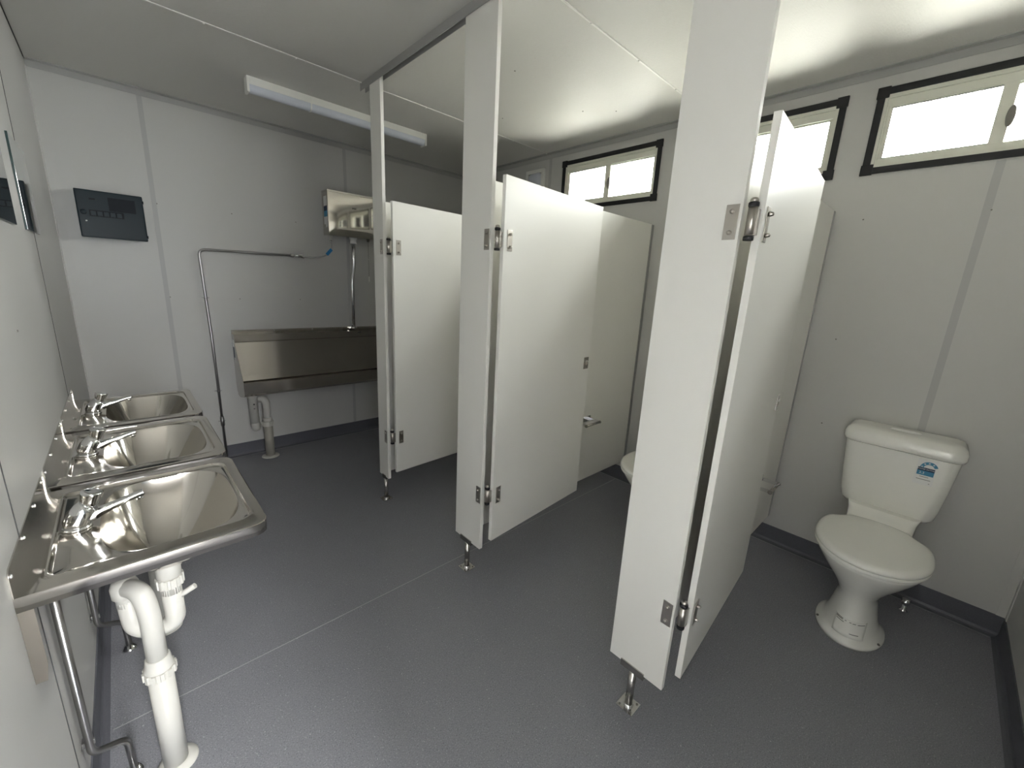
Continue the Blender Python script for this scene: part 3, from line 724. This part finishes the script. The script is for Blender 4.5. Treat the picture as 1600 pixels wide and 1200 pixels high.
# ================================================================== WALL VENT
t = thing('wall_vent', (W, 2.972, 2.205), 'small square white vent with rounded grey cover, high beyond the far window', 'vent')
mb = frame_mb(MB(), -0.022, 0, -0.100, 0.100, -0.10, 0.10, 0.028, 0.028, 0.028, 0.003); mb.build('frame', 'white', t)
rl = []
for s_, xx in ((1, -0.010), (0.97, -0.022), (0.85, -0.033), (0.6, -0.041), (0.3, -0.044)):
    rl.append([(xx, 0.074 * s_ * math.copysign(abs(math.cos(a)) ** 0.5, math.cos(a)), 0.074 * s_ * math.copysign(abs(math.sin(a)) ** 0.5, math.sin(a))) for a in [2 * math.pi * k / 40 for k in range(40)]])
MB().rings(rl).build('cover', 'diffuser', t)

# ================================================================== TOILETS
def egg(xc, hf, hb, hy, z, n=44, ef=2.0, eb=2.4):
    out = []
    for k in range(n):
        a = 2 * math.pi * k / n; c, s_ = math.cos(a), math.sin(a); e = ef if c > 0 else eb
        hx_ = hf if c > 0 else hb
        out.append((-(xc + hx_ * math.copysign(abs(c) ** (2 / e), c)), hy * math.copysign(abs(s_) ** (2 / e), s_), z))
    return out
def lidring(s_, z, grow=0.0):
    """toilet lid outline: egg with a narrower straight tail towards the hinge"""
    out = []; n = 72
    for k in range(n):
        a = 2 * math.pi * k / n; c, si = math.cos(a), math.sin(a)
        if c >= 0: x = 0.480 + (0.232 + grow) * c; y = (0.186 + grow) * si
        else:
            x = 0.480 + (0.225) * math.copysign(abs(c) ** 0.72, c) ; w_ = 0.186 + grow
            y = w_ * math.copysign(abs(si) ** 0.92, si)
            tt = max(0, (0.345 - x) / 0.09)
            if tt > 0: y = math.copysign(max(abs(y), 0) * (1 - 0) if abs(y) < 0.108 else 0.108 + (abs(y) - 0.108) * max(0, 1 - tt), y)
        out.append((-(0.45 + (x - 0.45) * s_), y * s_, z))
    return out
def rbox(x0, x1, hy, z, r, n=10, rbk=0.004):
    """rounded rectangle; x0 back (towards wall), x1 front"""
    out = []
    for (cx_, cy_, a0, rr) in ((x1 - r, hy - r, 0, r), (x0 + rbk, hy - rbk, 90, rbk), (x0 + rbk, -hy + rbk, 180, rbk), (x1 - r, -hy + r, 270, r)):
        for k in range(n):
            a = math.radians(a0 + 90 * k / (n - 1)); out.append((-(cx_ + rr * math.cos(a)), cy_ + rr * math.sin(a), z))
    return out
def make_toilet():
    t = thing('toilet', (W, 0, 0), '', 'toilet', 'toilets in the cubicles')
    P = [(0.000, .598, .300, .118), (0.010, .600, .298, .120), (0.018, .597, .300, .117), (0.026, .588, .305, .104), (0.045, .580, .310, .092), (0.08, .573, .312, .083), (0.12, .567, .312, .076), (0.16, .563, .308, .070),
         (0.185, .563, .302, .069), (0.21, .570, .292, .074), (0.24, .588, .278, .088), (0.28, .618, .258, .113), (0.32, .648, .240, .141), (0.355, .672, .228, .163), (0.38, .688, .222, .175), (0.396, .696, .220, .180), (0.402, .690, .224, .174)]
    rl = []
    for z, f, b, w_ in P:
        c = b + (f - b) * (0.52 if z > 0.2 else 0.45); rl.append(egg(c, f - c, c - b, w_, z))
    pan = MB().rings(rl).build('pan', 'ceramic', t)
    # rear deck rising to the cistern, and trapway
    rl = [rbox(0.02, 0.30, 0.085, 0.25, 0.03), rbox(0.02, 0.30, 0.105, 0.32, 0.03), rbox(0.015, 0.30, 0.112, 0.405, 0.03), rbox(0.012, 0.262, 0.114, 0.425, 0.03), rbox(0.012, 0.236, 0.118, 0.455, 0.03), rbox(0.012, 0.215, 0.125, 0.475, 0.03)]
    MB().rings(rl).build('cistern_deck', 'ceramic', pan)
    MB().tube(fillet([(-0.40, 0, 0.12), (-0.27, 0, 0.26), (-0.19, 0, 0.20), (-0.17, 0, 0.004)], 0.06, 8), 0.048, 20).build('trapway', 'ceramic', pan)
    # seat + lid
    MB().rings([lidring(0.985, 0.4025), lidring(0.995, 0.406), lidring(0.995, 0.414), lidring(0.985, 0.4165)]).build('seat', 'seat', t, sharp=50)
    lid = MB().rings([lidring(0.985, 0.418), lidring(0.999, 0.421), lidring(1.0, 0.428), lidring(0.990, 0.4345), lidring(0.965, 0.4395), lidring(0.90, 0.4425), lidring(0.6, 0.4435), lidring(0.2, 0.444)]).build('lid', 'seat', t, sharp=60)
    for s in (-1, 1): MB().tube([(-0.268, s * 0.060, 0.424), (-0.268, s * 0.106, 0.424)], 0.013, 14).build('hinge', 'seat', lid)
    for s in (-1, 1):
        for xx in (0.40, 0.50):
            MB().lathe([(0.008, 0), (0.006, 0.003), (0, 0.004)], (-xx, s * 0.102, 0.0185), seg=12).build('fixing_cap', 'latch_grey', pan)
    # cistern
    C = [(0.452, 0.150, 0.135, 0.05), (0.458, 0.166, 0.152, 0.055), (0.475, 0.176, 0.163, 0.055), (0.52, 0.181, 0.170, 0.05), (0.62, 0.186, 0.180, 0.045), (0.76, 0.190, 0.191, 0.04)]
    ci = MB().rings([rbox(0.002, f, w_, z, r, rbk=0.02) for z, f, w_, r in C]).build('cistern', 'ceramic', t, sharp=60)
    L = [(0.762, 0.192, 0.194, 0.045), (0.764, 0.197, 0.199, 0.048), (0.778, 0.200, 0.203, 0.05), (0.800, 0.198, 0.202, 0.05), (0.815, 0.191, 0.196, 0.05), (0.826, 0.178, 0.184, 0.05), (0.831, 0.160, 0.166, 0.045), (0.8325, 0.12, 0.13, 0.04)]
    cl = MB().rings([rbox(0.002 + (0.2 - f) * 0.3, f, w_, z, r, rbk=0.02) for z, f, w_, r in L]).build('cistern_lid', 'ceramic', t, sharp=60)
    bt = MB().rings([[(-(0.098 + 0.016 * sy * s_), 0.052 * cy_ * s_ if abs(cy_) < 2 else 0, z) for cy_, sy in [(math.copysign(abs(math.cos(a)) ** 0.6, math.cos(a)), math.sin(a)) for a in [2 * math.pi * k / 36 for k in range(36)]]] for s_, z in ((1, 0.829), (1, 0.8345), (0.94, 0.8365), (0.5, 0.8368))]).build('flush_button', 'white', cl)
    # water rating label on the cistern front (local y points away from the camera side)
    yl, zl = -0.093, 0.640
    X = -0.1895
    lb = MB().box(X - 0.0012, X - 0.0004 + 0.003, yl - 0.030, yl + 0.030, zl, zl + 0.112, 0.0002).build('rating_label', 'paper', ci)
    # blue arch
    mb = MB(); n = 18; cz = zl + 0.074
    o_ = [(yl + 0.008 + 0.028 * math.cos(a) * -1 * -1, cz + 0.030 * math.sin(a)) for a in [math.pi * (0.12 + 0.88 * k / n) for k in range(n + 1)]]
    i_ = [(yl + 0.008 + 0.017 * math.cos(a), cz + 0.018 * math.sin(a)) for a in [math.pi * (0.12 + 0.88 * k / n) for k in range(n + 1)]]
    flip = lambda p: (2 * yl - p[0], p[1])
    arch = [(-(p[0] - yl) + yl, p[1]) for p in o_ + i_[::-1]]
    mb.prism(arch, 'x', X - 0.0016, X - 0.0010).build('star_arch', 'blue', lb)
    star = MB()
    for k in range(4):
        a = math.pi * (0.93 - 0.2 * k); yc_, zc_ = -(0.008 + 0.0225 * math.cos(a)) + yl, cz + 0.024 * math.sin(a)
        poly = [(yc_ + (0.0042 if q % 2 == 0 else 0.0018) * math.sin(math.pi * q / 5), zc_ + (0.0042 if q % 2 == 0 else 0.0018) * math.cos(math.pi * q / 5)) for q in range(10)]
        star.prism(poly, 'x', X - 0.0020, X - 0.0015)
    star.build('stars', 'paper', lb)
    MB().box(X - 0.0016, X - 0.001, yl - 0.027, yl + 0.025, zl + 0.062, zl + 0.076).build('navy_band', 'navy', lb)
    MB().box(X - 0.0016, X - 0.001, yl - 0.027, yl + 0.025, zl + 0.042, zl + 0.062).build('blue_band', 'blue', lb)
    RT = Matrix(((0, 0, -1, 0), (-1, 0, 0, 0), (0, 1, 0, 0), (0, 0, 0, 1)))
    text_mesh('WATER RATING', 0.0075, Matrix.Translation((X - 0.0018, yl - 0.001, zl + 0.069)) @ RT, 'band_text', 'paper', lb)
    text_mesh('3.3', 0.014, Matrix.Translation((X - 0.0018, yl + 0.010, zl + 0.052)) @ RT, 'figure_text', 'paper', lb)
    mb = MB()
    for k, (zz, a_, b_) in enumerate(((0.034, -0.014, 0.014), (0.022, -0.022, 0.022), (0.008, -0.022, -0.018))): mb.box(X - 0.0015, X - 0.001, yl + a_, yl + b_, zl + zz, zl + zz + 0.0022)
    mb.build('print_lines', 'latch_grey', lb)
    return t
T0 = make_toilet()
T0.location = (W, 0.458, 0); T0['label'] = 'white toilet with closed lid and blue label on its cistern, at the right'
T1 = copy_tree(T0); T1.location = (W, 1.404, 0); T1['label'] = 'white toilet mostly hidden behind the big post, only its bowl edge showing'
# factory sticker on the pan foot of the near toilet
pan = [c for c in T0.children if c.name.startswith('pan')][0]
def on_foot(y, z):  # point on the front of the foot, local
    zz = [0.018, 0.026, 0.045, 0.08, 0.12]; ff = [.597, .588, .580, .573, .567]; ww = [.117, .104, .092, .083, .076]; bb = [.300, .305, .310, .312, .312]
    for k in range(4):
        if zz[k] <= z <= zz[k + 1]:
            u = (z - zz[k]) / (zz[k + 1] - zz[k]); f = ff[k] * (1 - u) + ff[k + 1] * u; w_ = ww[k] * (1 - u) + ww[k + 1] * u; b = bb[k] * (1 - u) + bb[k + 1] * u
            c = b + (f - b) * 0.45; return (-(c + (f - c) * math.sqrt(max(0, 1 - (y / w_) ** 2))) - 0.0004, y, z)
def patch(y0, y1, z0, z1, off, name, material, par):
    mb = MB(); nn, mm = 14, 6
    g = []
    for j in range(mm + 1):
        row = []
        for i in range(nn + 1):
            p = on_foot(y0 + (y1 - y0) * i / nn, z0 + (z1 - z0) * j / mm); row.append(mb.bm.verts.new((p[0] - off, p[1], p[2])))
        g.append(row)
    for j in range(mm):
        for i in range(nn): mb.bm.faces.new((g[j][i], g[j][i + 1], g[j + 1][i + 1], g[j + 1][i])).smooth = True
    o = mb.build(name, material, par); so = o.modifiers.new('paper', 'SOLIDIFY'); so.thickness = 0.0002; so.offset = 0
    return o
sk = patch(-0.056, 0.046, 0.036, 0.108, 0.0, 'foot_sticker', 'seat', pan)
for y0, y1, z in ((0.018, 0.042, 0.1015), (0.018, 0.042, 0.0965), (0.012, 0.006, 0.0985), (-0.003, -0.010, 0.0980), (-0.014, -0.024, 0.0975), (-0.030, -0.050, 0.0965), (0.014, 0.040, 0.089), (-0.012, -0.040, 0.052)):
    patch(min(y0, y1), max(y0, y1), z, z + 0.0022, 0.0006, 'print', 'ink', sk)

# stop valve by the near toilet
t = thing('floor_valve', (2.70, 0.300, 0), 'small dark chrome stop valve on the floor behind the toilet with the sticker', 'valve')
MB().lathe([(0.018, 0.0005), (0.018, 0.003), (0.008, 0.008), (0.008, 0.045)], (0, 0, 0), seg=18).build('riser', 'chrome', t)
MB().lathe([(0.012, 0), (0.012, 0.026)], (0, 0.013, 0.050), (0, -1, 0), seg=16).build('body', 'chrome', t)
MB().lathe([(0.016, 0), (0.017, 0.006), (0.014, 0.014), (0, 0.016)], (-0.012, 0, 0.050), (-1, 0, 0), seg=14).build('handle', 'chrome', t)
